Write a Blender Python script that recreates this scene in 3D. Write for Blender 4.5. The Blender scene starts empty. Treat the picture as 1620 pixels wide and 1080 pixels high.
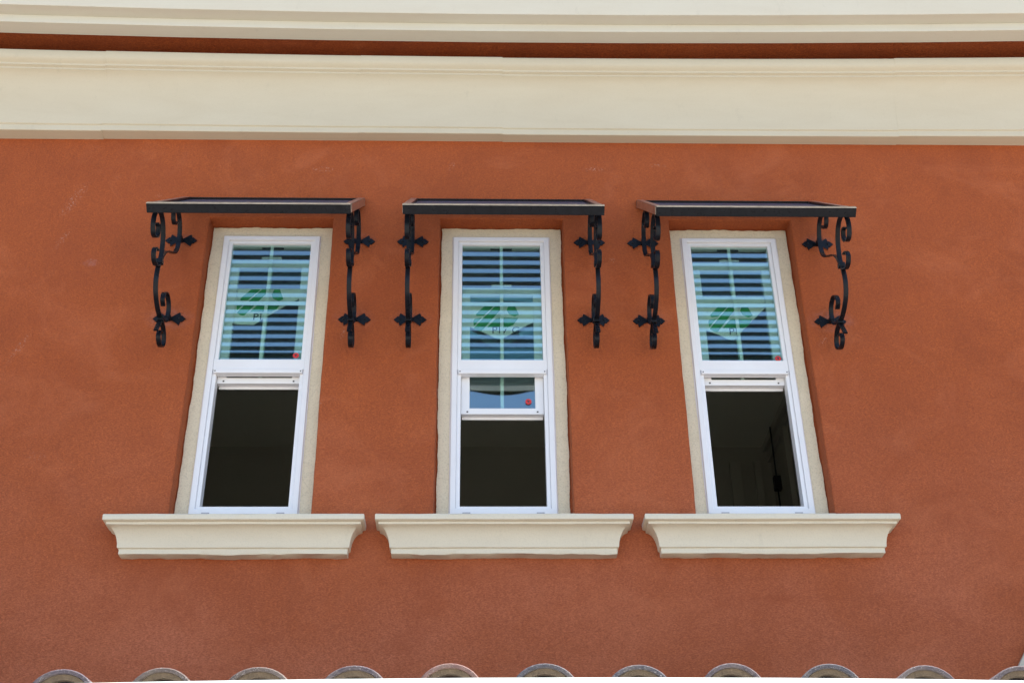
import bpy, bmesh, math, random
from mathutils import Vector, Matrix
from mathutils.geometry import tessellate_polygon
random.seed(7)
C = bpy.context.scene.collection
sc = bpy.context.scene

# ------------------------------------------------------------------ camera, sky, sun, exposure
CAM = Vector((0.0, -6.6, 1.6))
FPX = 2000.0 / 1620.0
def cam_axes(p, r, y):
    F = Vector((0, math.cos(p), math.sin(p))); U = Vector((0, -math.sin(p), math.cos(p))); R = Vector((1, 0, 0))
    R2 = R * math.cos(r) + U * math.sin(r); U2 = -R * math.sin(r) + U * math.cos(r)
    M = Matrix.Rotation(y, 3, 'Z')
    return M @ R2, M @ U2, M @ F
cR, cU, cF = cam_axes(math.radians(31.25), math.radians(-0.77), math.radians(-1.81))
cam_d = bpy.data.cameras.new('camera'); cam = bpy.data.objects.new('camera', cam_d); C.objects.link(cam)
M3 = Matrix((cR, cU, -cF)).transposed()
cam.matrix_world = Matrix.Translation(CAM) @ M3.to_4x4()
cam_d.sensor_width = 36.0; cam_d.lens = 36.0 * FPX
cam_d.clip_start = 0.05; cam_d.clip_end = 5000
sc.camera = cam

SUN_EL, SUN_AZ = math.radians(62), math.radians(79)    # behind the building, azimuth from +Y towards +X
world = bpy.data.worlds.new("World"); sc.world = world; world.use_nodes = True
wn = world.node_tree.nodes; wl = world.node_tree.links; wn.clear()
sky = wn.new('ShaderNodeTexSky'); sky.sky_type = 'NISHITA'; sky.sun_disc = False
sky.sun_elevation = SUN_EL; sky.sun_rotation = SUN_AZ
sky.altitude = 50; sky.air_density = 1.0; sky.dust_density = 0.4; sky.ozone_density = 1.0
bgn = wn.new('ShaderNodeBackground'); bgn.inputs['Strength'].default_value = 0.09
wo = wn.new('ShaderNodeOutputWorld'); wl.new(sky.outputs[0], bgn.inputs[0]); wl.new(bgn.outputs[0], wo.inputs[0])
sun_d = bpy.data.lights.new('sun', 'SUN'); sun_d.energy = 4.2; sun_d.angle = math.radians(0.5); sun_d.color = (1.0, 0.95, 0.87)
sun = bpy.data.objects.new('sun', sun_d); C.objects.link(sun)
sdir = Vector((math.sin(SUN_AZ) * math.cos(SUN_EL), math.cos(SUN_AZ) * math.cos(SUN_EL), math.sin(SUN_EL)))
sun.rotation_euler = sdir.to_track_quat('Z', 'Y').to_euler()
sc.view_settings.view_transform = 'Standard'; sc.view_settings.look = 'None'
sc.view_settings.exposure = 1.79; sc.view_settings.gamma = 1.0; sc.view_settings.use_curve_mapping = False

def unproj(px, py, Y):
    """photograph pixel (1620x1080) -> point on the vertical plane y = Y, used only to measure the place"""
    d = cF + cR * ((px - 810) / 2000.0) + cU * ((540 - py) / 2000.0)
    return CAM + d * ((Y - CAM.y) / d.y)

# ------------------------------------------------------------------ materials
class NT:
    def __init__(s, name):
        s.m = bpy.data.materials.new(name); s.m.use_nodes = True
        s.n = s.m.node_tree.nodes; s.l = s.m.node_tree.links
        s.b = s.n['Principled BSDF']; s.tc = None
    def coord(s, kind='Object'):
        if not s.tc: s.tc = s.n.new('ShaderNodeTexCoord')
        return s.tc.outputs[kind]
    def geo(s):
        g = s.n.new('ShaderNodeNewGeometry'); return g.outputs['Position']
    def noise(s, vec, scale, detail=3, rough=0.55, dist=0.0):
        t = s.n.new('ShaderNodeTexNoise'); t.inputs['Scale'].default_value = scale
        t.inputs['Detail'].default_value = detail; t.inputs['Roughness'].default_value = rough
        t.inputs['Distortion'].default_value = dist
        s.l.new(vec, t.inputs['Vector']); return t.outputs[0]
    def mapping(s, vec, scale=(1, 1, 1), rot=(0, 0, 0), loc=(0, 0, 0)):
        t = s.n.new('ShaderNodeMapping'); t.inputs['Scale'].default_value = scale
        t.inputs['Rotation'].default_value = rot; t.inputs['Location'].default_value = loc
        s.l.new(vec, t.inputs[0]); return t.outputs[0]
    def ramp(s, fac, stops):
        t = s.n.new('ShaderNodeValToRGB'); e = t.color_ramp.elements
        while len(e) < len(stops): e.new(0.5)
        for i, (p, c) in enumerate(stops):
            e[i].position = p; e[i].color = (c, c, c, 1) if isinstance(c, (int, float)) else (*c, 1)
        s.l.new(fac, t.inputs[0]); return t.outputs[0]
    def mix(s, fac, a, b, mode='MIX'):
        t = s.n.new('ShaderNodeMix'); t.data_type = 'RGBA'; t.blend_type = mode
        for sock, v in ((t.inputs[0], fac), (t.inputs[6], a), (t.inputs[7], b)):
            if isinstance(v, (int, float)): sock.default_value = v
            elif isinstance(v, tuple): sock.default_value = (*v, 1)
            else: s.l.new(v, sock)
        return t.outputs[2]
    def math(s, op, a, b=0.0, clamp=False):
        t = s.n.new('ShaderNodeMath'); t.operation = op; t.use_clamp = clamp
        for sock, v in ((t.inputs[0], a), (t.inputs[1], b)):
            if isinstance(v, (int, float)): sock.default_value = v
            else: s.l.new(v, sock)
        return t.outputs[0]
    def vmath(s, op, a, b):
        t = s.n.new('ShaderNodeVectorMath'); t.operation = op
        for sock, v in ((t.inputs[0], a), (t.inputs[1], b)):
            if isinstance(v, tuple): sock.default_value = v
            else: s.l.new(v, sock)
        return t
    def bump(s, h, strength, dist, normal=None):
        t = s.n.new('ShaderNodeBump'); t.inputs['Strength'].default_value = strength
        t.inputs['Distance'].default_value = dist; s.l.new(h, t.inputs['Height'])
        if normal: s.l.new(normal, t.inputs['Normal'])
        return t.outputs[0]
    def set(s, **k):
        for n, v in k.items():
            n = {'color': 'Base Color', 'rough': 'Roughness', 'metal': 'Metallic', 'normal': 'Normal', 'spec': 'Specular IOR Level', 'coat': 'Coat Weight', 'sheen': 'Sheen Weight'}[n]
            sock = s.b.inputs[n]
            if isinstance(v, (int, float)): sock.default_value = v
            elif isinstance(v, tuple): sock.default_value = (*v, 1)
            else: s.l.new(v, sock)
        return s.m

MAT = {}
def stucco_red():
    t = NT('terracotta_stucco'); g = t.geo()
    big = t.noise(g, 0.55, 4, 0.6, 0.4)
    mid = t.noise(t.mapping(g, (1, 1, 0.8), loc=(3, 1, 2)), 2.6, 5, 0.65, 0.6)
    col = t.mix(t.ramp(big, [(0.35, 0.0), (0.68, 1.0)]), (0.475, 0.113, 0.029), (0.425, 0.098, 0.026))
    col = t.mix(t.ramp(mid, [(0.30, 0.0), (0.55, 0.35), (0.75, 1.0)]), col, (0.345, 0.078, 0.022))
    # bounce light from below put into the colour: patchy, lighter and pinker lower down
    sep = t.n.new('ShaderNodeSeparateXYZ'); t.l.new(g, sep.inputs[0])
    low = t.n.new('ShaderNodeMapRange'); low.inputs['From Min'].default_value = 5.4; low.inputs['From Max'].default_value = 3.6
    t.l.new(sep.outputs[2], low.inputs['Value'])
    bounce_noise = t.noise(t.mapping(g, loc=(9, 4, 1)), 1.4, 4, 0.6, 0.5)
    f = t.math('MULTIPLY', low.outputs[0], t.ramp(bounce_noise, [(0.35, 0.35), (0.7, 1.0)]))
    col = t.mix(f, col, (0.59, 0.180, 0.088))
    # trowelled dash texture: short slanted strokes
    st = t.mapping(g, (85, 85, 180), rot=(0, math.radians(28), 0))
    fine = t.noise(st, 1.0, 3, 0.6, 0.8)
    fine2 = t.noise(g, 150, 3, 0.6)
    col = t.mix(t.ramp(fine, [(0.40, 0.0), (0.62, 1.0)]), t.mix(0.50, col, (0.17, 0.037, 0.014)), col)
    grain = t.noise(g, 42, 4, 0.7)
    col = t.mix(t.ramp(grain, [(0.40, 0.26), (0.56, 0.0)]), col, (0.24, 0.054, 0.020))
    patch = t.noise(t.mapping(g, (1, 1, 1.6), rot=(0, math.radians(20), 0), loc=(2.3, 0, 7)), 1.1, 6, 0.72, 1.2)
    col = t.mix(t.ramp(patch, [(0.50, 0.0), (0.66, 0.42)]), col, (0.30, 0.066, 0.022))
    lite = t.noise(t.mapping(g, (1, 1, 1.3), loc=(5.3, 2, 1)), 1.7, 6, 0.7, 0.9)
    col = t.mix(t.ramp(lite, [(0.52, 0.0), (0.72, 0.30)]), col, (0.53, 0.16, 0.07))
    # whitish plaster spatters and rubbed halos where things were fixed on
    spots = [(118, 315, .05, .16, .9), (98, 380, .03, .10, .8), (30, 550, .03, .14, .7), (145, 413, .05, .03, .5), (512, 268, .09, .03, .8), (716, 262, .03, .05, .7),
             (940, 268, .09, .03, .8), (250, 309, .03, .02, .8), (1443, 869, .012, .010, 1.6), (505, 640, .02, .05, .8), (1040, 262, .10, .02, .6),
             (968, 412, .03, .03, .8), (545, 525, .03, .06, .7), (1302, 540, .03, .06, .7), (690, 620, .03, .03, .5), (60, 720, .06, .04, .4)]
    pat = t.ramp(t.noise(g, 70, 4, 0.75), [(0.54, 0.0), (0.64, 1.0)])
    tot = None
    for (px, py, rx, rz, a) in spots:
        p = unproj(px, py, 0)
        v = t.vmath('SUBTRACT', g, (p.x, 0, p.z)).outputs[0]
        sh = 0.42 if rz > rx else 0.0
        d1 = t.vmath('DOT_PRODUCT', v, (1 / rx, 0, -sh / rx)).outputs['Value']; d2 = t.vmath('DOT_PRODUCT', v, (0, 0, 1 / rz)).outputs['Value']
        L = t.math('POWER', t.math('ADD', t.math('MULTIPLY', d1, d1), t.math('MULTIPLY', d2, d2)), 0.5)
        k = t.math('MULTIPLY', t.math('SUBTRACT', 1.0, L, True), a)
        tot = k if tot is None else t.math('MAXIMUM', tot, k)
    sp = t.math('MULTIPLY', t.math('MULTIPLY', tot, pat), 0.9, True)
    col = t.mix(sp, col, (0.60, 0.42, 0.36))
    halo = None
    for (px, py, r, a) in [(268, 504, .17, .5), (569, 379, .12, .3), (560, 504, .15, .3), (651, 505, .15, .3), (1316, 508, .17, .5), (144, 416, .06, .5), (1294, 383, .13, .3), (1031, 505, .14, .25), (941, 503, .14, .2), (287, 381, .12, .3)]:
        p = unproj(px, py, 0)
        v = t.vmath('MULTIPLY', t.vmath('SUBTRACT', g, (p.x, 0, p.z)).outputs[0], (1 / r, 0, 1.8 / r)).outputs[0]
        L = t.n.new('ShaderNodeVectorMath'); L.operation = 'LENGTH'; t.l.new(v, L.inputs[0])
        k = t.math('MULTIPLY', t.math('SUBTRACT', 1.0, L.outputs['Value'], True), a)
        halo = k if halo is None else t.math('MAXIMUM', halo, k)
    hp = t.ramp(t.noise(g, 30, 3, 0.6), [(0.40, 0.2), (0.62, 1.0)])
    col = t.mix(t.math('MULTIPLY', halo, hp), col, (0.42, 0.20, 0.19))
    n = t.bump(fine, 1.0, 0.006); n = t.bump(fine2, 0.6, 0.0022, n); n = t.bump(mid, 0.3, 0.03, n)
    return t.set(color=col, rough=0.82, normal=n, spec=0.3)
def cream(name, c1, c2, grain=0.18, bump=0.0006, rough=0.7):
    t = NT(name); g = t.geo()
    a = t.noise(t.mapping(g, (1.2, 3, 5)), 1.3, 5, 0.65, 0.5)
    col = t.mix(t.ramp(a, [(0.32, 0.0), (0.72, 1.0)]), c1, c2)
    f = t.noise(g, 120, 3, 0.6)
    col = t.mix(t.ramp(f, [(0.36, grain), (0.5, 0.0)]), col, tuple(x * 0.62 for x in c1))
    d = t.noise(t.mapping(g, (1, 1, .35), loc=(5, 5, 5)), 11, 6, 0.78)
    col = t.mix(t.ramp(d, [(0.60, 0.0), (0.76, 0.30)]), col, tuple(x * 0.6 for x in c1))
    n = t.bump(f, 0.5, bump); n = t.bump(t.noise(g, 9, 3, 0.5), 0.25, 0.004, n)
    return t.set(color=col, rough=rough, normal=n, spec=0.3)
def plain(name, c, rough=0.5, var=0.12, scale=14, metal=0.0, bump=0.0, spec=0.5):
    t = NT(name); g = t.coord()
    a = t.noise(g, scale, 5, 0.65)
    col = t.mix(t.ramp(a, [(0.3, 0.0), (0.7, 1.0)]), c, tuple(x * (1 - var) for x in c))
    k = dict(color=col, rough=rough, metal=metal, spec=spec)
    if bump: k['normal'] = t.bump(t.noise(g, scale * 6, 3, 0.6), 0.6, bump)
    return t.set(**k)
def iron():
    t = NT('black_iron_paint'); g = t.geo()
    a = t.noise(g, 22, 5, 0.7)
    col = t.mix(t.ramp(a, [(0.35, 0.0), (0.7, 1.0)]), (0.006, 0.0075, 0.011), (0.011, 0.013, 0.019))
    dust = t.ramp(t.noise(g, 70, 4, 0.7), [(0.66, 0.0), (0.82, 0.22)])
    col = t.mix(dust, col, (0.10, 0.085, 0.075))
    r = t.ramp(t.noise(g, 35, 3, 0.6), [(0.3, 0.24), (0.7, 0.40)])
    return t.set(color=col, rough=r, normal=t.bump(t.noise(g, 60, 3, 0.6), 0.3, 0.0008), spec=0.16)
def glass(name, tint, fac, tintrefl):
    m = bpy.data.materials.new(name); m.use_nodes = True; n = m.node_tree.nodes; l = m.node_tree.links; n.clear()
    tr = n.new('ShaderNodeBsdfTransparent'); tr.inputs[0].default_value = (*tint, 1)
    gl = n.new('ShaderNodeBsdfGlossy'); gl.inputs['Roughness'].default_value = 0.0; gl.inputs[0].default_value = (*tintrefl, 1)
    lw = n.new('ShaderNodeLayerWeight'); lw.inputs['Blend'].default_value = 0.5
    pw = n.new('ShaderNodeMath'); pw.operation = 'POWER'; pw.inputs[1].default_value = 4.0; l.new(lw.outputs['Facing'], pw.inputs[0])
    fr = n.new('ShaderNodeMath'); fr.operation = 'MULTIPLY_ADD'; fr.inputs[1].default_value = 1.0 - fac; fr.inputs[2].default_value = fac; l.new(pw.outputs[0], fr.inputs[0])
    geo = n.new('ShaderNodeNewGeometry')
    nz = n.new('ShaderNodeTexNoise'); nz.inputs['Scale'].default_value = 2.2; nz.inputs['Detail'].default_value = 1
    bp = n.new('ShaderNodeBump'); bp.inputs['Strength'].default_value = 0.05; bp.inputs['Distance'].default_value = 0.004
    l.new(geo.outputs['Position'], nz.inputs['Vector']); l.new(nz.outputs[0], bp.inputs['Height']); l.new(bp.outputs[0], gl.inputs['Normal'])
    mx = n.new('ShaderNodeMixShader'); o = n.new('ShaderNodeOutputMaterial')
    l.new(fr.outputs[0], mx.inputs[0]); l.new(tr.outputs[0], mx.inputs[1]); l.new(gl.outputs[0], mx.inputs[2]); l.new(mx.outputs[0], o.inputs[0])
    return m
MAT['stucco'] = stucco_red()
MAT['cornice'] = cream('cream_painted_moulding', (0.54, 0.49, 0.385), (0.51, 0.455, 0.35), 0.08)
MAT['fascia'] = cream('pale_painted_fascia', (0.58, 0.56, 0.49), (0.555, 0.525, 0.45), 0.06)
MAT['sill'] = cream('cream_painted_sill', (0.72, 0.65, 0.51), (0.67, 0.60, 0.47), 0.14, 0.0012)
MAT['surround'] = cream('beige_stucco_band', (0.74, 0.665, 0.51), (0.68, 0.61, 0.46), 0.4, 0.004, 0.85)
MAT['vinyl'] = plain('white_vinyl', (0.79, 0.795, 0.83), 0.35, 0.05, 5)
MAT['muntin'] = plain('white_muntin', (0.80, 0.82, 0.80), 0.4, 0.03, 5)
MAT['gasket'] = plain('dark_gasket', (0.05, 0.05, 0.055), 0.6)  # own dark colour of the screws, tilt latches and head slot
MAT['iron'] = iron()
MAT['metal'] = plain('worn_bright_metal', (0.66, 0.65, 0.63), 0.30, 0.35, 30, metal=1.0)
MAT['slat'] = plain('navy_slat_paint', (0.026, 0.042, 0.095), 0.42, 0.25, 9)
MAT['glass'] = glass('low_e_glass', (0.87, 0.99, 0.945), 0.245, (0.80, 0.94, 1.0))
MAT['sash_glass'] = glass('clear_sash_glass', (0.90, 0.98, 0.95), 0.04, (0.84, 0.95, 1.0))
MAT['weep'] = plain('grey_weep_plastic', (0.42, 0.42, 0.47), 0.5)
MAT['sheet'] = plain('white_label_sheet', (0.80, 0.82, 0.80), 0.5, 0.03, 4)
MAT['print_green'] = plain('green_print', (0.05, 0.36, 0.11), 0.5, 0.1, 8)
MAT['print_black'] = plain('dark_grey_print', (0.03, 0.035, 0.045), 0.5)
MAT['red'] = plain('red_sticker', (0.62, 0.035, 0.035), 0.4)
MAT['gutter'] = plain('white_gutter_paint', (0.84, 0.86, 0.80), 0.35, 0.08, 3)
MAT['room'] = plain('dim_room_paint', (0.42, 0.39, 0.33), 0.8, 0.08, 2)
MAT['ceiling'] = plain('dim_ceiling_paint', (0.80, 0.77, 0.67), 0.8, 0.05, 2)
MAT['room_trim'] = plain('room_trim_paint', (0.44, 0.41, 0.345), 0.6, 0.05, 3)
MAT['black'] = plain('black_hardware', (0.012, 0.012, 0.012), 0.5)
MAT['roof'] = plain('roofing_felt', (0.06, 0.055, 0.05), 0.9, 0.3, 6)
MAT['mortar'] = plain('brown_mortar', (0.15, 0.108, 0.078), 0.95, 0.4, 25, bump=0.004)
MAT['trim'] = plain('pale_trim_paint', (0.52, 0.47, 0.38), 0.6, 0.06, 5)
def tile_mat(name, c):
    t = NT(name); g = t.geo()
    a = t.noise(g, 60, 5, 0.75)
    col = t.mix(t.ramp(a, [(0.3, 0.0), (0.62, 1.0)]), tuple(x * 0.62 for x in c), c)
    col = t.mix(t.ramp(t.noise(g, 170, 2, 0.6), [(0.6, 0.0), (0.72, 0.6)]), col, (0.5, 0.44, 0.42))
    col = t.mix(t.ramp(t.noise(g, 7, 4, 0.7), [(0.45, 0.0), (0.7, 0.4)]), col, (0.30, 0.24, 0.20))
    return t.set(color=col, rough=0.9, normal=t.bump(a, 0.8, 0.004), spec=0.2)
TILES = [tile_mat('grey_violet_clay', (0.125, 0.10, 0.115)), tile_mat('brown_clay', (0.155, 0.12, 0.11)), tile_mat('pink_clay', (0.25, 0.145, 0.13)), tile_mat('slate_grey_clay', (0.115, 0.105, 0.12))]
def ground_mat():
    t = NT('pale_concrete'); g = t.geo()
    col = t.mix(t.ramp(t.noise(g, 0.25, 6, 0.65), [(0.3, 0.0), (0.7, 1.0)]), (0.42, 0.38, 0.31), (0.35, 0.315, 0.26))
    col = t.mix(t.ramp(t.noise(g, 14, 5, 0.7), [(0.4, 0.25), (0.6, 0.0)]), col, (0.16, 0.15, 0.13))
    return t.set(color=col, rough=0.92, normal=t.bump(t.noise(g, 40, 4, 0.6), 0.5, 0.004))
MAT['ground'] = ground_mat()

# ------------------------------------------------------------------ geometry helpers
def mesh_obj(name, verts, faces, mat, parent=None, smooth=False, mats=None, fmat=None, bevel=0.0, recalc=True):
    me = bpy.data.meshes.new(name); me.from_pydata([tuple(v) for v in verts], [], faces)
    if recalc or bevel:
        bm = bmesh.new(); bm.from_mesh(me)
        if recalc: bmesh.ops.recalc_face_normals(bm, faces=bm.faces)
        if bevel: bmesh.ops.bevel(bm, geom=[e for e in bm.edges if e.is_manifold and e.calc_face_angle(0) > 0.6], offset=bevel, segments=2, affect='EDGES', profile=0.6, clamp_overlap=True)
        bm.to_mesh(me); bm.free()
    me.materials.append(mat)
    for m in (mats or []): me.materials.append(m)
    if smooth: me.shade_smooth(); 
    if smooth:
        try: me.set_sharp_from_angle(angle=math.radians(38))
        except Exception: pass
    o = bpy.data.objects.new(name, me); C.objects.link(o)
    if parent: o.parent = parent
    return o
class MB:
    def __init__(s): s.v = []; s.f = []
    def box(s, x0, x1, y0, y1, z0, z1):
        k = len(s.v)
        s.v += [(x, y, z) for z in (z0, z1) for y in (y0, y1) for x in (x0, x1)]
        s.f += [tuple(k + i for i in f) for f in ((0, 1, 3, 2), (4, 6, 7, 5), (0, 4, 5, 1), (2, 3, 7, 6), (0, 2, 6, 4), (1, 5, 7, 3))]
        return s
    def obox(s, o, ax, ay, az):
        """oriented box: corner o, three edge vectors"""
        k = len(s.v); o = Vector(o); ax = Vector(ax); ay = Vector(ay); az = Vector(az)
        s.v += [o + ax * i + ay * j + az * h for h in (0, 1) for j in (0, 1) for i in (0, 1)]
        s.f += [tuple(k + i for i in f) for f in ((0, 1, 3, 2), (4, 6, 7, 5), (0, 4, 5, 1), (2, 3, 7, 6), (0, 2, 6, 4), (1, 5, 7, 3))]
        return s
    def rings(s, rings, closed=False, cap=True):
        k = len(s.v); n = len(rings[0])
        for r in rings: s.v += list(r)
        for i in range(len(rings) - 1):
            for j in range(n if closed else n - 1):
                a = k + i * n + j; b = k + i * n + (j + 1) % n
                s.f.append((a, b, b + n, a + n))
        if cap and closed:
            s.f.append(tuple(k + j for j in range(n))); s.f.append(tuple(k + (len(rings) - 1) * n + j for j in reversed(range(n))))
        return s
    def build(s, name, mat, parent=None, **kw): return mesh_obj(name, s.v, s.f, mat, parent, **kw)
def empty(name, loc=(0, 0, 0), parent=None):
    o = bpy.data.objects.new(name, None); o.location = loc; C.objects.link(o)
    if parent: o.parent = parent
    return o
def tag(o, label=None, cat=None, group=None, kind=None):
    if label: o['label'] = label
    if cat: o['category'] = cat
    if group: o['group'] = group
    if kind: o['kind'] = kind
    return o
def catmull(pts, sub=7):
    P = [Vector(p) for p in pts]; out = []
    for i in range(len(P) - 1):
        p0 = P[i - 1] if i else P[0] * 2 - P[1]; p1, p2 = P[i], P[i + 1]; p3 = P[i + 2] if i + 2 < len(P) else P[-1] * 2 - P[-2]
        for k in range(sub):
            t = k / sub
            out.append(0.5 * ((2 * p1) + (p2 - p0) * t + (2 * p0 - 5 * p1 + 4 * p2 - p3) * t * t + (3 * p1 - p0 - 3 * p2 + p3) * t ** 3))
    out.append(P[-1]); return out
def wob(t, seed, amp):
    return amp * (0.5 * math.sin(t * 9.1 + seed) + 0.35 * math.sin(t * 23.7 + seed * 2.3) + 0.3 * math.sin(t * 61 + seed * 3.1) + 0.25 * (random.random() - 0.5) * 2)
def rect_loop(x0, x1, z0, z1, step=0.03, jit=0.0, seed=0.0, r=0.0):
    """closed loop round a rectangle in x,z, edges wavering by jit"""
    pts = []
    nx = max(2, int((x1 - x0) / step)); nz = max(2, int((z1 - z0) / step))
    for i in range(nx): t = i / nx; pts.append((x0 + (x1 - x0) * t, z0 + (wob(t, seed, jit) if i else 0)))
    for i in range(nz): t = i / nz; pts.append((x1 + (wob(t, seed + 1, jit) if i else 0), z0 + (z1 - z0) * t))
    for i in range(nx): t = i / nx; pts.append((x1 - (x1 - x0) * t, z1 + (wob(t, seed + 2, jit) if i else 0)))
    for i in range(nz): t = i / nz; pts.append((x0 + (wob(t, seed + 3, jit) if i else 0), z1 - (z1 - z0) * t))
    return pts

# ------------------------------------------------------------------ ground
g = mesh_obj('ground', [(-400, -400, 0), (400, -400, 0), (400, 400, 0), (-400, 400, 0)], [(0, 1, 2, 3)], MAT['ground'])
tag(g, 'pale concrete paving in front of the terracotta building', kind='structure')

# ------------------------------------------------------------------ the building
B = empty('building')
tag(B, 'terracotta stucco building with cream mouldings, three tall white windows and a clay tile eave', 'building')
WX = [-1.333, 0.150, 1.637]            # window centres
RZ0, RZ1, RH = 4.46, 6.537, 0.397      # recess opening
XW = 7.0; ZTOP = 9.0

def holed_face(y, holes, x0, x1, z0, z1):
    """tessellated wall face at depth y with holes; returns verts, faces, index lists of the holes"""
    outer = [(x0, z0), (x1, z0), (x1, z1), (x0, z1)]
    loops = [[Vector((x, z, 0)) for x, z in outer]] + [[Vector((x, z, 0)) for x, z in h] for h in holes]
    tris = tessellate_polygon(loops)
    flat = [p for l in loops for p in l]
    idx = []; k = 0
    for l in loops: idx.append(list(range(k, k + len(l)))); k += len(l)
    return [(p.x, y, p.y) for p in flat], [tuple(t) for t in tris], idx
def build_wall():
    holes0 = [rect_loop(c - RH, c + RH, RZ0, RZ1, 0.05, 0.0022, i * 5.0) for i, c in enumerate(WX)]
    def grow(loop, c, d):
        zc = (RZ0 + RZ1) / 2; out = []
        for x, z in loop:
            dx = d if x > c + RH - 0.02 else (-d if x < c - RH + 0.02 else 0)
            dz = d if z > RZ1 - 0.02 else (-d if z < RZ0 + 0.02 else 0)
            out.append((x + dx, z + dz))
        return out
    L0 = [grow(h, c, 0.009) for h, c in zip(holes0, WX)]
    v, f, idx = holed_face(0.0, L0, -XW, XW, 3.2, ZTOP)
    for h, c, ix in zip(holes0, WX, idx[1:]):
        prev = ix
        for (d, y) in ((0.003, 0.0028), (0.0, 0.010), (-0.001, 0.112)):
            k = len(v); lp = grow(h, c, d)
            v += [(x, y, z) for x, z in lp]; n = len(lp)
            for j in range(n): f.append((prev[j], prev[(j + 1) % n], k + (j + 1) % n, k + j))
            prev = list(range(k, k + n))
        # recess back, a ring round the frame
        k = len(v); m = len(prev)
        inner = [(c + (x - c) * 0.285 / RH, 4.50 + (z - RZ0) * (6.43 - 4.50) / (RZ1 - RZ0)) for x, z in h]
        v += [(x, 0.112, z) for x, z in inner]
        for j in range(m): f.append((prev[j], prev[(j + 1) % m], k + (j + 1) % m, k + j))
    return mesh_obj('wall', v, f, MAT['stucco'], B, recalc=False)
build_wall()
# side, back and top faces of the block, and the storey below
mb = MB(); mb.box(-XW, XW, 0.3, 9.0, 0.0, 3.2); mb.box(-XW, -XW + 0.25, 0.001, 9.0, 3.2, ZTOP); mb.box(XW - 0.25, XW, 0.001, 9.0, 3.2, ZTOP); mb.box(-XW + .25, XW - .25, 8.75, 9.0, 3.2, ZTOP)
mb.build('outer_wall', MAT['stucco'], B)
MB().box(-XW, XW, 0.003, 9.0, ZTOP, ZTOP + 0.12).build('roof_deck', MAT['roof'], B)
mb = MB(); mb.box(-XW, XW, -2.0, -1.8, 0.0, 2.62); mb.box(-XW, -XW + .2, -1.8, 0.3, 0, 2.62); mb.box(XW - .2, XW, -1.8, 0.3, 0, 2.62)
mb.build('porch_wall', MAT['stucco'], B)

# interior room seen through the open sashes
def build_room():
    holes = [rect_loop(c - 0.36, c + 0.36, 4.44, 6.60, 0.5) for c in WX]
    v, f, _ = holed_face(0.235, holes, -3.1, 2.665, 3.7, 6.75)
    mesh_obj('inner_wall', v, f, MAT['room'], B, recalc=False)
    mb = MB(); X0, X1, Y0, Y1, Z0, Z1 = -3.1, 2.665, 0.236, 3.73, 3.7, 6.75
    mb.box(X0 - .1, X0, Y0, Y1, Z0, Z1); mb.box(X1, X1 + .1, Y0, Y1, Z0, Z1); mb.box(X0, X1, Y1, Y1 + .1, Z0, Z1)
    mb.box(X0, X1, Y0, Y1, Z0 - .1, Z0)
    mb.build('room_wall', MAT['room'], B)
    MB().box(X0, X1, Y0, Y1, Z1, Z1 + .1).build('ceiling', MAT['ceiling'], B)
    # crown moulding and tall casing in the far right corner
    mb = MB(); mb.box(X1 - .03, X1 - .001, Y0, Y1 - .002, Z1 - .16, Z1 - .002); mb.box(X1 - .07, X1 - .031, Y0, Y1 - .03, Z1 - .07, Z1 - .002)
    mb.build('crown_moulding', MAT['room_trim'], B, bevel=0.004)
    mb = MB(); mb.box(2.28, 2.38, Y1 - .035, Y1 - .001, Z0, Z1 - .162); mb.box(2.50, 2.56, Y1 - .05, Y1 - .001, Z0, Z1 - .162); mb.box(X1 - .05, X1 - .001, 3.0, 3.1, Z0, Z1 - .162)
    mb.build('door_casing', MAT['room_trim'], B, bevel=0.004)
    p = unproj(1241, 762, 3.0)
    q = 2.0
    mb = MB(); mb.box(p.x - .068, p.x - .056, 2.99, 3.01, Z0, Z1 - .17); mb.box(p.x - .09, p.x - .03, 2.97, 3.03, p.z - .075, p.z + .05)
    mb.build('door_closer', MAT['black'], B, bevel=0.012)
build_room()

# mouldings swept along the facade
def sweep(name, prof, x0, x1, mat, sag=0.0, xc=0.1, dz=0.0, dp=0.0, n=14, tilt=0.0):
    mb = MB(); R = []
    for i in range(n + 1):
        x = x0 + (x1 - x0) * i / n; sg = sag if callable(sag) else (lambda z: sag)
        R.append([(x, -(p + dp + sg(z) * (x - xc) ** 2) if p > 0.0005 else 0.004, z + dz + tilt * (x - x0)) for p, z in prof])
    mb.rings(R, closed=True)
    o = mb.build(name, mat, B, smooth=True); return o
def arc(p0, p1, bulge, n=9):
    """concave cove between two (p,z) points"""
    out = []
    for i in range(1, n):
        a = (i / n) * math.pi / 2
        u, w = 1 - math.cos(a), math.sin(a)
        lin = (p0[0] + (p1[0] - p0[0]) * i / n, p0[1] + (p1[1] - p0[1]) * i / n)
        ell = (p0[0] + (p1[0] - p0[0]) * u, p0[1] + (p1[1] - p0[1]) * w)
        out.append((lin[0] + (ell[0] - lin[0]) * bulge, lin[1] + (ell[1] - lin[1]) * bulge))
    return out
frieze = [(0, 7.183), (.072, 7.187), (.075, 7.190), (.075, 7.230), (.084, 7.236), (.085, 7.244)] + arc((.085, 7.244), (.190, 7.596), 0.8) + \
    [(.190, 7.596), (.197, 7.600), (.197, 7.612), (.214, 7.620), (.216, 7.632), (.226, 7.640), (.240, 7.650), (.246, 7.664), (.248, 7.711), (.244, 7.719), (0, 7.74)]
jx = [-XW] + [unproj(x, 150, -.15).x for x in (165, 570, 795, 1415)] + [XW]
offs = [(0.0, -.004), (0.0008, 0.0), (0.0022, .001), (0.0004, -.003), (0.0020, 0.0)]
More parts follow.
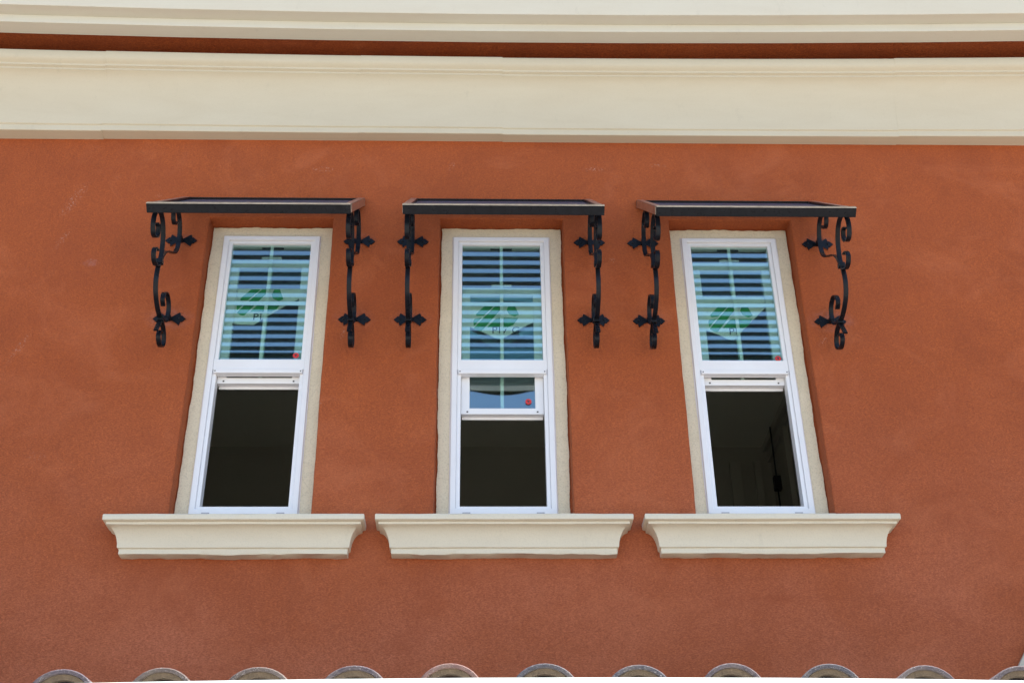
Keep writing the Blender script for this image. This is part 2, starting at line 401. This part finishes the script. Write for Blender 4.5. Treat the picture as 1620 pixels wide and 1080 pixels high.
for i in range(5):
    sweep('frieze_panel', frieze, jx[i], jx[i + 1], MAT['cornice'], sag=lambda z: 0.0012 + 0.0024 * (z - 7.18) / .53, xc=0.25, dp=offs[i][0], dz=offs[i][1])
corn = [(0.3, 7.7752), (0.404, 7.7752), (0.406, 7.7772), (0.406, 7.8352), (0.401, 7.8382), (0.401, 7.8457), (0.488, 7.8472), (0.491, 7.8512), (0.493, 8.0917), (0.52, 8.1517), (0.52, 8.2517), (0.56, 8.2917), (0.65, 8.4117), (0.65, 8.6117), (0.3, 8.8717)]
sweep('cornice', corn, -XW, XW, MAT['fascia'], sag=0.0044, dz=.028)

MB().box(-XW, XW, -.305, -.001, 7.885, 8.86).build('soffit_band', MAT['stucco'], B)
# ---------------------------------------------------------------- windows
def loft_frame(mb, cx, hw, z0, z1, y0, y1, t, tb=None, tt=None):
    """four-sided picture frame made of one ring solid: outer rect, inner rect, depth y0..y1"""
    tb = t if tb is None else tb; tt = t if tt is None else tt
    o = [(cx - hw, z0), (cx + hw, z0), (cx + hw, z1), (cx - hw, z1)]
    i = [(cx - hw + t, z0 + tb), (cx + hw - t, z0 + tb), (cx + hw - t, z1 - tt), (cx - hw + t, z1 - tt)]
    k = len(mb.v)
    for l, y in ((o, y0), (i, y0), (i, y1), (o, y1)): mb.v += [(x, y, z) for x, z in l]
    for a in range(4):
        b = (a + 1) % 4
        for s in range(4):
            e = (s + 1) % 4
            mb.f.append((k + s * 4 + a, k + s * 4 + b, k + e * 4 + b, k + e * 4 + a))
GZ0, GZ1 = 5.530, 6.400     # upper glass
SH = 0.912                  # lower sash height
LET = None
def text_mesh(txt, size, name):
    cu = bpy.data.curves.new(name, 'FONT'); cu.body = txt; cu.size = size; cu.resolution_u = 4; cu.extrude = 0.0004
    cu.space_character = 1.12
    o = bpy.data.objects.new(name, cu); C.objects.link(o)
    dg = bpy.context.evaluated_depsgraph_get(); me = bpy.data.meshes.new_from_object(o.evaluated_get(dg))
    bpy.data.objects.remove(o); return me
ZP = 1 / 7.717
SX, SZ = 0.00401 * ZP, 0.00490 * ZP     # metres per measuring pixel on the glass
def poly_plate(name, pts, y, th, mat, parent, curl=None):
    pts3 = [Vector((x, z, 0)) for x, z in pts]; n = len(pts)
    tr = tessellate_polygon([pts3])
    v = [(x, y, z) for x, z in pts] + [(x, y + th, z) for x, z in pts]
    f = [tuple(t) for t in tr] + [tuple(i + n for i in reversed(t)) for t in tr] + [(i, (i + 1) % n, (i + 1) % n + n, i + n) for i in range(n)]
    return mesh_obj(name, v, f, mat, parent)
def build_window(i, sash_bottom, sheet, logo_off, txt, text_at, sticker):
    cx = WX[i]
    w = empty('window', (cx, 0, 4.46), B)
    # main frame: outer flange, inner step, upper mullion with its lip; all one vinyl extrusion
    mb = MB(); OZ = -4.46
    X = 0.0
    loft_frame(mb, X, .309, 4.50 + OZ, 6.452 + OZ, .085, .118, .033, .04, .030)
    mb.build('frame', MAT['vinyl'], w, bevel=0.004)
    mb = MB()
    loft_frame(mb, X, .2755, 4.541 + OZ, 6.4215 + OZ, .098, .168, .0235, .018, .0215)
    mb.build('inner_frame', MAT['vinyl'], w, bevel=0.002)
    mb = MB(); mb.box(-.2755, .2755, .091, .130, 5.458 + OZ, 5.530 + OZ)
    mb.build('meeting_rail', MAT['vinyl'], w, bevel=0.003)
    mb = MB(); mb.box(-.268, .268, .078, .128, 5.4275 + OZ, 5.4555 + OZ)
    mb.build('rail_lip', MAT['vinyl'], w, bevel=0.004)
    for s in (-1, 1): MB().box(min(s * .19, s * .235), max(s * .19, s * .235), .0815, .0848, 4.507 + OZ, 4.516 + OZ).build('weep_cover', MAT['weep'], w)
    # screws at the lip ends
    for s in (-1, 1):
        for (sx, sz, sy) in ((.258, 5.441, .0765),): MB().box(s * sx - .0035, s * sx + .0035, sy, sy + .002, sz + OZ - .0035, sz + OZ + .0035).build('screw', MAT['gasket'], w)
    # upper glass and its grille
    MB().box(-.2515, .2515, .116, .120, GZ0 + OZ, GZ1 + OZ).build('pane', MAT['glass'], w)
    MB().box(-.0105, .0105, .1215, .1265, GZ0 + OZ, GZ1 + OZ).build('muntin', MAT['muntin'], w, bevel=.0015)
    zm = (GZ0 + GZ1) / 2 + OZ - .004
    MB().box(-.2515, .2515, .1270, .1315, zm - .014, zm + .014).build('muntin', MAT['muntin'], w, bevel=.0015)
    MB().box(-.07, .07, .140, .158, GZ1 + OZ - .004, GZ1 + OZ + .0002).build('head_slot', MAT['gasket'], w)
    # lower sash, raised
    z0 = sash_bottom + OZ; z1 = z0 + SH
    mb = MB(); loft_frame(mb, 0, .2505, z0, z1, .137, .177, .051, .040, .058)
    sash = mb.build('sash', MAT['vinyl'], w, bevel=.002)
    if i == 1:      # this pane is visibly dished
        mb = MB()
        for yy in (.154, .158):
            mb.rings([[(-.20 + .4 * a / 16, yy + .026 * math.sin(math.pi * b / 30) * (.90 + .10 * math.sin(math.pi * a / 16)), z0 + .039 + (SH - .096) * b / 30) for a in range(17)] for b in range(31)])
        mb.build('pane', MAT['glass'], w, smooth=True)
    else: MB().box(-.20, .20, .154, .158, z0 + .039, z1 - .057).build('pane', MAT['sash_glass'], w)
    MB().box(-.0105, .0105, *((.184, .188) if i == 1 else (.1595, .1645)), z0 + .040, z1 - .058).build('muntin', MAT['muntin'], w, bevel=.0015)
    MB().box(-.246, .246, .1785, .190, z0 - .016, z0 + .012).build('lift_rail', MAT['vinyl'], w, bevel=.002)
    mb = MB(); mb.box(-.026, .026, .150, .172, z1 + .0005, z1 + .012); mb.box(-.064, .064, .140, .158, z1 + .0122, z1 + .028)
    mb.build('sash_lock', MAT['vinyl'], w, bevel=.003)
    for s in (-1, 1): MB().box(s * .212 - .005, s * .212 + .005, .1345, .1368, z0 + .011, z0 + .020).build('tilt_latch', MAT['gasket'], w)
    # manufacturer's sheet stuck on the raised sash
    ox, oz, sx0, sy0 = sheet['o']     # measured pixel of the reference corner and where it lies on the glass
    def M(px, py): return (ox + (px - sx0) * SX, oz + OZ - (py - sy0) * SZ)
    poly_plate('label_sheet', [M(*p) for p in sheet['poly']], .1520, .0006, MAT['sheet'], w)
    logo = [[(410, 440), (425, 420), (530, 325), (645, 325), (505, 455), (420, 459)], [(378, 515), (395, 490), (480, 478), (385, 578)],
            [(385, 600), (500, 482), (660, 325), (765, 325), (640, 460), (480, 634), (440, 632), (395, 605)],
            [(545, 590), (650, 488), (690, 480), (925, 480), (865, 560), (800, 588)], [(785, 385), (812, 325), (880, 322), (935, 440), (880, 463), (810, 435)]]
    dx, dy = logo_off
    mbv = []; mbf = []
    cut = sheet.get('cut')
    for pg in logo:
        pts = [M(x + dx, y + dy) for x, y in clip_poly([(x + dx, y + dy) for x, y in pg], cut, raw=True)] if False else [M(x, y) for x, y in clip_poly([(x + dx, y + dy) for x, y in pg], cut)]
        if len(pts) < 3: continue
        k = len(mbv); mbv += [(x, .1512, z) for x, z in pts]
        for t in tessellate_polygon([[Vector((x, z, 0)) for x, z in pts]]): mbf.append(tuple(k + q for q in t))
    mesh_obj('green_emblem', mbv, mbf, MAT['print_green'], w)
    me = text_mesh(txt, .066, 'lettering'); me.materials.clear(); me.materials.append(MAT['print_black'])
    o = bpy.data.objects.new('lettering', me); C.objects.link(o); o.parent = w
    tx, tz = M(*text_at); o.location = (tx, .1508, tz); o.rotation_euler = (math.radians(90), 0, 0); o.scale = (1.12, 1.06, 1)
    # red dot sticker
    stx, stz, sty = sticker
    n = 20; rr = .019; v = []; f = []
    for y in (sty, sty + .0008):
        v += [(stx + rr * math.cos(a * 2 * math.pi / n), y, stz + OZ + rr * math.sin(a * 2 * math.pi / n)) for a in range(n)]
    f = [tuple(range(n)), tuple(range(2 * n - 1, n - 1, -1))] + [(a, (a + 1) % n, (a + 1) % n + n, a + n) for a in range(n)]
    mesh_obj('red_sticker', v, f, MAT['red'], w)
    mb = MB(); mb.box(stx - .007, stx + .006, sty - .001, sty - .0004, stz + OZ + .001, stz + OZ + .008); mb.box(stx - .0025, stx + .003, sty - .001, sty - .0004, stz + OZ - .009, stz + OZ + .001)
    mb.build('sticker_mark', MAT['print_black'], w)
    # beige stucco band round the frame: wavering edges
    def ring(seed):
        out = rect_loop(-.388, .388, 4.462 + OZ, 6.528 + OZ, 0.016, 0.0050, seed)
        n = len(out)
        inn = []
        for (x, z) in out:
            ix = max(-.3085, min(.3085, x * .3085 / .388)); iz = 4.49 + OZ + (z - (4.462 + OZ)) * (6.4515 - 4.49) / (6.528 - 4.462)
            inn.append((ix, iz))
        v = []; f = []
        for l, y in ((out, .111), (out, .1055), ([(x * .996, z) for x, z in out], .103), (inn, .1035), (inn, .111)):
            v += [(x, y, z) for x, z in l]
        for s in range(4):
            for j in range(n): f.append((s * n + j, s * n + (j + 1) % n, (s + 1) * n + (j + 1) % n, (s + 1) * n + j))
        return v, f
    v, f = ring(i * 3.3)
    mesh_obj('surround', v, f, MAT['surround'], w)
    # caulk bead
    mb = MB()
    for (xa, xb, za, zb) in ((-.316, -.3095, 4.51, 6.46), (.3095, .316, 4.51, 6.46), (-.3095, .3095, 6.4530, 6.460)):
        n = 26; R = []
        for k in range(n + 1):
            t = k / n
            if xb - xa < .02:
                ww = wob(t, i + xa * 9, .0022); o_ = -1 if xa < 0 else 1
                x_in = xb if xa < 0 else xa; x_out = (xa if xa < 0 else xb) + o_ * ww; z = (za + (zb - za) * t) + OZ
                R.append([(x_in, .098, z), (x_out, .1025, z), (x_out, .108, z), (x_in, .108, z)])
            else:
                x = xa + (xb - xa) * t; ww = wob(t, i + 4, .0025)
                R.append([(x, .098, za + OZ), (x, .1025, zb + OZ + ww), (x, .108, zb + OZ + ww), (x, .108, za + OZ)])
        mb.rings(R, closed=True)
    mb.build('caulk', MAT['vinyl'], w, smooth=True)
    # moulded sill with returned ends
    prof = [(0.0, 4.203), (.062, 4.205), (.065, 4.208), (.065, 4.236), (.074, 4.241), (.075, 4.247)] + arc((.075, 4.247), (.128, 4.350), .85, 7) + \
        [(.128, 4.350), (.135, 4.353), (.136, 4.366), (.149, 4.370), (.154, 4.374), (.155, 4.400), (.151, 4.406), (.142, 4.409)]
    mb = MB(); R = []; nseg = 30
    stations = [('L', 0)] + [('F', k / nseg) for k in range(nseg + 1)] + [('R', 0)]
    for kind, t in stations:
        row = []
        for q, (p, z) in enumerate(prof):
            hw = .557 + p; j = wob(t, i * 2 + q * .7, .0010) if kind == 'F' else 0
            jz = wob(t, i * 3.1, .0040) if q < 2 and kind == 'F' else 0
            if kind == 'L': row.append((-hw, .003, z + OZ))
            elif kind == 'R': row.append((hw, .003, z + OZ))
            else: row.append((-hw + 2 * hw * t, -p - j if p > 0 else .003, z + OZ + j + jz))
        R.append(row)
    mb.rings(R, closed=False)
    # top surface back into the recess
    k = len(mb.v); top = [r[-1] for r in R]; n = len(top)
    mb.v += top; mb.v += [(x, .003, 4.428 + OZ) for (x, y, z) in top]
    for a in range(n - 1): mb.f.append((k + a, k + a + 1, k + n + a + 1, k + n + a))
    mb.box(-RH - .004, RH + .004, .0035, .112, 4.42 + OZ, 4.474 + OZ)
    s = mb.build('sill', MAT['sill'], w, smooth=True)
    return w
def clip_poly(pts, cut):
    """clip a polygon to the left of a list of directed lines ((x0,y0),(x1,y1)); keeps the side where cross <= 0"""
    if not cut: return pts
    for (a, b) in cut:
        out = []
        def side(p): return (b[0] - a[0]) * (p[1] - a[1]) - (b[1] - a[1]) * (p[0] - a[0])
        for i in range(len(pts)):
            p, q = pts[i], pts[(i + 1) % len(pts)]; sp, sq = side(p), side(q)
            if sp <= 0: out.append(p)
            if sp * sq < 0:
                t = sp / (sp - sq); out.append((p[0] + (q[0] - p[0]) * t, p[1] + (q[1] - p[1]) * t))
        pts = out
        if len(pts) < 3: return []
    return pts
def at(px, py, Y, c):
    p = unproj(px, py, Y); return (p.x - c, p.z)
# every sheet: measured outline, and the point of the glass its reference pixel lies on
mo = at(742, 480, .152, WX[1]); lo = at(371, 456.5, .152, WX[0]); ro = at(1108.5, 485, .152, WX[2])
sheetM = dict(o=(mo[0], mo[1], 325, 310), poly=[(325, 313), (1145, 313), (1150, 505), (1110, 530), (935, 610), (760, 705), (690, 722), (640, 712), (480, 640), (325, 582)],
              cut=[((1110, 530), (760, 705)), ((640, 712), (325, 582))][:0])
sheetL = dict(o=(lo[0], lo[1], 235, 50), poly=[(235, 50), (1065, 50), (1060, 150), (1000, 190), (905, 235), (740, 335), (610, 415), (520, 478), (310, 472), (225, 445)],
              cut=[((520, 478), (905, 235))])
sheetR = dict(o=(ro[0], ro[1], 220, 270), poly=[(220, 150), (1040, 150), (1010, 285), (700, 552), (610, 650), (560, 660), (510, 650), (400, 600), (255, 550), (225, 540)],
              cut=[((610, 640), (1010, 285))])
wL = build_window(0, 5.386, sheetL, (-90, -265), 'Pl', (495, 420), (*at(468, 562, .114, WX[0]), .1146))
wM = build_window(1, 5.178, sheetM, (0, 0), 'Ply G', (600, 660), (*at(836, 635, .152, WX[1]), .1520))
wR = build_window(2, 5.380, sheetR, (-85, -65), 'Pl', (530, 600), (*at(1231, 567, .114, WX[2]), .1146))
wL['label'] = 'tall narrow white window on the left with lower sash raised almost fully'
wM['label'] = 'middle tall white window with lower sash only two thirds raised, showing a strip of glass'
wR['label'] = 'tall white window on the right, dim room corner visible through its open lower half'

# pale rake trim at the right edge of the wall
p = unproj(1611, 1054, -.03)
mb = MB(); d = Vector((.55, 0, .80)).normalized(); nn = Vector((.80, 0, -.55)).normalized()
mb.obox((p.x, -.03, p.z), d * 1.6, (0, .029, 0), nn * .14)
mb.build('rake_trim', MAT['trim'], B, bevel=.004)

# ---------------------------------------------------------------- tiled eave below the windows
RC = 0.13
def eave_p(x): return 2.40 - 0.006 * (x - RC) ** 2
def eave_z(x): return -0.0042 * (x - RC) ** 2
SL = math.radians(4.5)
tz = unproj(862, 1049.5, -2.40).z      # crown height of the front tiles
TR = 0.113; TT = 0.016
def tile_mesh(front):
    n = 16; mb = MB(); L = .40; R = []
    def rg(r, y): return [(r * 1.02 * math.cos(math.pi * k / n), y, r * .86 * math.sin(math.pi * k / n)) for k in range(n + 1)]
    o0 = rg(TR - .004, 0); o1 = rg(TR, .005); o2 = rg(TR * .90, L); i2 = rg(TR * .90 - TT, L); i0 = rg(TR - TT, 0)
    mb.rings([i0, o0, o1, o2, i2, i0])
    return mb
tm = []
base = tile_mesh(True)
for k, m in enumerate(TILES):
    me = bpy.data.meshes.new('roof_tile'); me.from_pydata([tuple(v) for v in base.v], [], base.f)
    bm = bmesh.new(); bm.from_mesh(me); bmesh.ops.remove_doubles(bm, verts=bm.verts, dist=.0002); bmesh.ops.recalc_face_normals(bm, faces=bm.faces); bm.to_mesh(me); bm.free()
    me.materials.append(m); me.shade_smooth(); me.set_sharp_from_angle(angle=math.radians(35)); tm.append(me)
# mortar plug: an arch set back inside the tile mouth
n = 14; mb = MB()
def rg(r, y, h=0): return [(r * math.cos(math.pi * k / n), y, r * .86 * math.sin(math.pi * k / n)) for k in range(n + 1)]
mb.rings([rg(.076, .05), rg(.0765, .022), rg(TR - TT - .001, .016), rg(TR - TT - .001, .05)])
plug = bpy.data.meshes.new('mortar_bed'); plug.from_pydata([tuple(v) for v in mb.v], [], mb.f); plug.materials.append(MAT['mortar'])
cols = [unproj(x, 1052, -2.40).x for x in (100, 257, 410, 561, 712, 862, 1010, 1158, 1311, 1464, 1616)]
sp = (cols[-1] - cols[0]) / 10
cols = [cols[0] - sp * k for k in range(16, 0, -1)] + cols + [cols[-1] + sp * k for k in range(1, 15)]
kinds = {0: 0, 1: 1, 2: 1, 3: 0, 4: 2, 5: 3, 6: 3, 7: 0, 8: 3, 9: 0, 10: 0}
for ci, x in enumerate(cols):
    for r in range(8):
        if r and not (12 <= ci <= 30): continue
        kk = kinds.get(ci - 16, random.randrange(4)) if r == 0 else random.randrange(4)
        o = bpy.data.objects.new('roof_tile', tm[kk]); C.objects.link(o); o.parent = B
        pp = eave_p(x) - r * .30 * math.cos(SL) + random.uniform(-.004, .004) - 0.0
        o.location = (x + (random.uniform(-.004, .004) if r else 0), -pp, tz - TR * .86 + eave_z(x) + r * (.30 * math.sin(SL) + .0005) + (random.uniform(-.0025, .0025)))
        o.rotation_euler = (SL + .012, random.uniform(-.035, .035), random.uniform(-.03, .03)); o.scale = (random.uniform(.97, 1.04), 1, random.uniform(.96, 1.03))
        if r == 0:
            if kk == 2: o['label'] = 'pinkish clay end tile below the middle window'
            q = bpy.data.objects.new('mortar_bed', plug); C.objects.link(q); q.parent = o
# channel tiles and felt under the cover tiles
mb = MB(); R = []
xs = []
for a in range(len(cols) - 1):
    for k in range(6): xs.append((cols[a] + (cols[a + 1] - cols[a]) * k / 6, k / 6))
for y0, dzz in ((0.0, 0.0), (2.39, 2.39 * math.tan(SL))):
    R.append([(x, -(eave_p(x) - .02) + y0, tz - TR * .86 - .012 - .035 * math.sin(math.pi * t) + eave_z(x) + dzz) for x, t in xs])
mb.rings(R, closed=False); mb.build('channel_tile_bed', TILES[1], B, smooth=True)
# fascia board, gutter
def eave_sweep(name, prof, mat, x0=-XW, x1=XW, n=28, closed=True):
    mb = MB(); R = []
    for i in range(n + 1):
        x = x0 + (x1 - x0) * i / n
        R.append([(x, -(p + eave_p(x) - 2.40), z + eave_z(x)) for p, z in prof])
    mb.rings(R, closed=closed); return mb.build(name, mat, B, smooth=True)
gz = unproj(810, 1071.3, -2.52).z
eave_sweep('gutter', [(2.522, gz), (2.505, gz + .001), (2.503, gz - .012), (2.513, gz - .014), (2.505, gz - .05), (2.475, gz - .115), (2.40, gz - .118), (2.40, gz - .02), (2.396, gz - .02), (2.396, gz - .122), (2.477, gz - .119), (2.509, gz - .052), (2.520, gz - .020), (2.524, gz - .004)], MAT['gutter'])
eave_sweep('fascia_board', [(2.394, gz - .02), (2.394, gz - .20), (2.36, gz - .20), (2.36, gz - .02)], MAT['gutter'])
eave_sweep('eave_soffit', [(2.358, gz - .17), (1.95, gz - .17), (1.95, gz - .155), (2.358, gz - .155)], MAT['gutter'])

# ------------------------------------------------------------------ awnings (each a thing of its own)
AW = 1.172
def ribbon(mb, pts, w, th, x=0.0, taper=None):
    P = catmull([(p, z, 0) for p, z in pts]); n = len(P); R = []
    for i, p in enumerate(P):
        t = (P[min(i + 1, n - 1)] - P[max(i - 1, 0)]).normalized(); nn = Vector((-t.y, t.x, 0))
        ww = w; a = p + nn * th / 2; b = p - nn * th / 2
        R.append([(x - ww / 2, -a.x, a.y), (x + ww / 2, -a.x, a.y), (x + ww / 2, -b.x, b.y), (x - ww / 2, -b.x, b.y)])
    mb.rings(R, closed=True)
def flutes(mb, pts, frac, w, th):
    """three fine ribs along the outer face of a curl's end"""
    P = catmull([(p, z, 0) for p, z in pts]); P = P[int(len(P) * frac):]; n = len(P)
    for side in (-1, 1):
        for xo in (-.0095, 0, .0095):
            R = []
            for i, p in enumerate(P):
                t = (P[min(i + 1, n - 1)] - P[max(i - 1, 0)]).normalized(); nn = Vector((-t.y, t.x, 0)) * side
                a = p + nn * (th / 2 + .0022); b = p + nn * (th / 2 - .001)
                R.append([(xo - .0016, -a.x, a.y), (xo + .0016, -a.x, a.y), (xo + .003, -b.x, b.y), (xo - .003, -b.x, b.y)])
            mb.rings(R, closed=True)
SC_REAR = [(.165, 6.375), (.195, 6.335), (.240, 6.335), (.262, 6.38), (.240, 6.425), (.185, 6.452), (.115, 6.435), (.070, 6.375), (.058, 6.30), (.075, 6.225), (.125, 6.165), (.20, 6.120), (.275, 6.072), (.335, 6.010), (.368, 5.945)]
SC_FRONT = [(.555, 6.075), (.520, 6.080), (.505, 6.030), (.540, 5.985), (.590, 5.975), (.623, 6.015), (.625, 6.080), (.590, 6.142), (.530, 6.180), (.460, 6.172), (.405, 6.115), (.380, 6.040), (.374, 5.965), (.392, 5.900), (.440, 5.856), (.495, 5.850), (.528, 5.886), (.510, 5.930), (.465, 5.945)]
SC_LOW = [(.382, 5.930), (.400, 5.860), (.400, 5.785), (.372, 5.722), (.312, 5.674), (.235, 5.648), (.155, 5.654), (.085, 5.690), (.048, 5.748), (.055, 5.810), (.100, 5.848), (.160, 5.847), (.202, 5.812), (.209, 5.767), (.175, 5.742)]
SC_TAIL = [(0.245, 5.527), (0.212, 5.587), (0.175, 5.632), (0.115, 5.634), (0.068, 5.6), (0.055, 5.552), (0.085, 5.512), (0.135, 5.5), (0.175, 5.524), (0.172, 5.567), (0.14, 5.574)]
def plate_outline():
    h = [(0, .015), (.016, .012), (.030, .011), (.042, .014), (.053, .027), (.062, .047), (.067, .031), (.070, .018), (.078, .023), (.087, .014), (.101, 0)]
    up = [(-x, z) for x, z in reversed(h[1:])] + h
    return up + [(x, -z) for x, z in reversed(up[1:-1])]
def make_awning():
    root = empty('awning', (0, 0, 6.70))
    OZ = -6.70
    E = Vector((0, -.75, -.628)).normalized(); LEN = .978; N = Vector((0, -.628, .75)).normalized()   # slope outward, plane normal (up and out)
    hw = AW / 2; T = .050
    def bar(name, x0, x1, s0, s1, t0, t1, mat, bevel=.003):
        o = Vector((x0, 0, 0)) + E * s0 - N * t1
        return MB().obox(o, (x1 - x0, 0, 0), E * (s1 - s0), N * (t1 - t0)).build(name, mat, root, bevel=bevel)
    a48 = math.radians(50); E2 = Vector((0, -math.cos(a48), -math.sin(a48))); N2 = Vector((0, -math.sin(a48), math.cos(a48)))
    MB().obox(Vector((-hw, 0, 0)) + E * LEN - E2 * .034 - N2 * (T + .006), (AW, 0, 0), E2 * .034, N2 * (T + .006)).build('front_rail', MAT['iron'], root, bevel=.003)
    bar('rear_rail', -hw, hw, .010, .045, 0, T, MAT['iron'])
    for s in (-1, 1):
        a, b = (-hw, -hw + .045) if s < 0 else (hw - .045, hw)
        bar('side_rail', a, b, .0455, LEN - .0355, .0005, T - .001, MAT['iron'])
    # bright metal capping strips on the frame
    tr = .004
    MB().obox(Vector((-hw, 0, 0)) + E * LEN - E2 * .033 + N2 * .0004, (AW, 0, 0), E2 * .0325, N2 * .0022).build('edge_strip', MAT['metal'], root)
    for s_ in (-1, 1):
        a = -hw if s_ < 0 else hw - .040
        MB().obox(Vector((a, 0, 0)) + E * .05 + N * .0012, (.040, 0, 0), E * (LEN - .088), N * .002).build('edge_strip', MAT['metal'], root)
        xo = -hw - .0022 if s_ < 0 else hw + .0004
        MB().obox(Vector((xo, 0, 0)) + E * .05 - N * (T - .004), (.0018, 0, 0), E * (LEN - .086), N * (T - .004)).build('side_strip', MAT['metal'], root)
    n = 15; s0 = .052; pitch = (LEN - .041 - s0) / n
    me = None
    for k in range(n):
        s = s0 + pitch * (k + .25)
        if me is None:
            o = MB().obox(Vector((-hw + .0455, 0, 0)) - N * .006, (AW - .091, 0, 0), E * pitch * .52, N * .006).build('slat', MAT['slat'], root, bevel=.0015); me = o.data
        else:
            o = bpy.data.objects.new('slat', me); C.objects.link(o); o.parent = root
        o.location = E * s - N * (.014)
    # brackets: two, mirrored copies share meshes
    for bx in (-.565, .565):
        def off(pts): return [(p, z + OZ) for p, z in pts]
        W = .0275; TH = .0075
        mb = MB(); ribbon(mb, off(SC_LOW), W, TH); flutes(mb, off(SC_LOW), .84, W, TH)
        br = mb.build('bracket', MAT['iron'], root, smooth=True); br.location.x = bx
        mb = MB(); ribbon(mb, off(SC_REAR), W, TH); c = mb.build('rear_scroll', MAT['iron'], br, smooth=True)
        mb = MB(); ribbon(mb, off(SC_FRONT), W, TH); flutes(mb, off(SC_FRONT), .86, W, TH); flutes(mb, off(list(reversed(SC_FRONT))), .90, W, TH)
        c = mb.build('front_scroll', MAT['iron'], br, smooth=True)
        mb = MB(); ribbon(mb, off(SC_TAIL), W, TH); flutes(mb, off(list(reversed(SC_TAIL))), .80, W, TH); flutes(mb, off(SC_TAIL), .82, W, TH)
        c = mb.build('tail_scroll', MAT['iron'], br, smooth=True)
        # collar clasping the strands
        mb = MB(); mb.obox((-.019, -.398, 5.905 + OZ), (.038, 0, 0), (0, .038, .004), (0, -.003, .030)); mb.build('collar', MAT['iron'], br, bevel=.003)
        mb = MB(); mb.obox((-.018, -.205, 5.628 + OZ), (.036, 0, 0), (0, .040, 0), (0, 0, .034)); mb.build('collar', MAT['iron'], br, bevel=.003)
        for zz in (6.345, 5.757):
            out = plate_outline(); m = len(out)
            v = [(x, -.004, z + zz + OZ) for x, z in out] + [(x * .985, -.011, z * .96 + zz + OZ) for x, z in out] + [(0, -.0145, zz + OZ)]
            f = [(i, (i + 1) % m, (i + 1) % m + m, i + m) for i in range(m)] + [(i + m, (i + 1) % m + m, 2 * m) for i in range(m)] + [tuple(reversed(range(m)))]
            mesh_obj('wall_plate', v, f, MAT['iron'], br)
            mb = MB(); mb.box(-.013, .013, -.062 if zz > 6 else -.058, -.012, zz + OZ - .013, zz + OZ + .013); mb.build('stub', MAT['iron'], br, bevel=.002)
            for sx in (-.066, .066):
                mb = MB(); R = []
                for (r, yy) in ((.0085, -.0105), (.0085, -.0135), (.006, -.017), (.0022, -.0185)):
                    R.append([(sx + r * math.cos(a * math.pi / 4), yy, zz + OZ + r * math.sin(a * math.pi / 4)) for a in range(8)])
                mb.rings(R, closed=True); mb.build('screw_head', MAT['iron'], br, smooth=True)
    return root
A0 = make_awning()
def copy_tree(o, parent=None):
    c = o.copy(); C.objects.link(c); c.parent = parent
    for ch in list(o.children): copy_tree(ch, c)
    return c
A1 = copy_tree(A0); A2 = copy_tree(A0)
for o, x, l in ((A0, -1.324, 'black slatted iron awning over the left window, its light-edged right end turned to view'),
                (A1, .148, 'black slatted iron awning over the middle window, seen straight from below'),
                (A2, 1.622, 'black slatted iron awning over the right window, showing its left end and open side scrolls')):
    o.location.x = x; tag(o, l, 'awning', 'slatted iron awnings over the windows')
A2.location.z -= .004
bpy.context.view_layer.update()
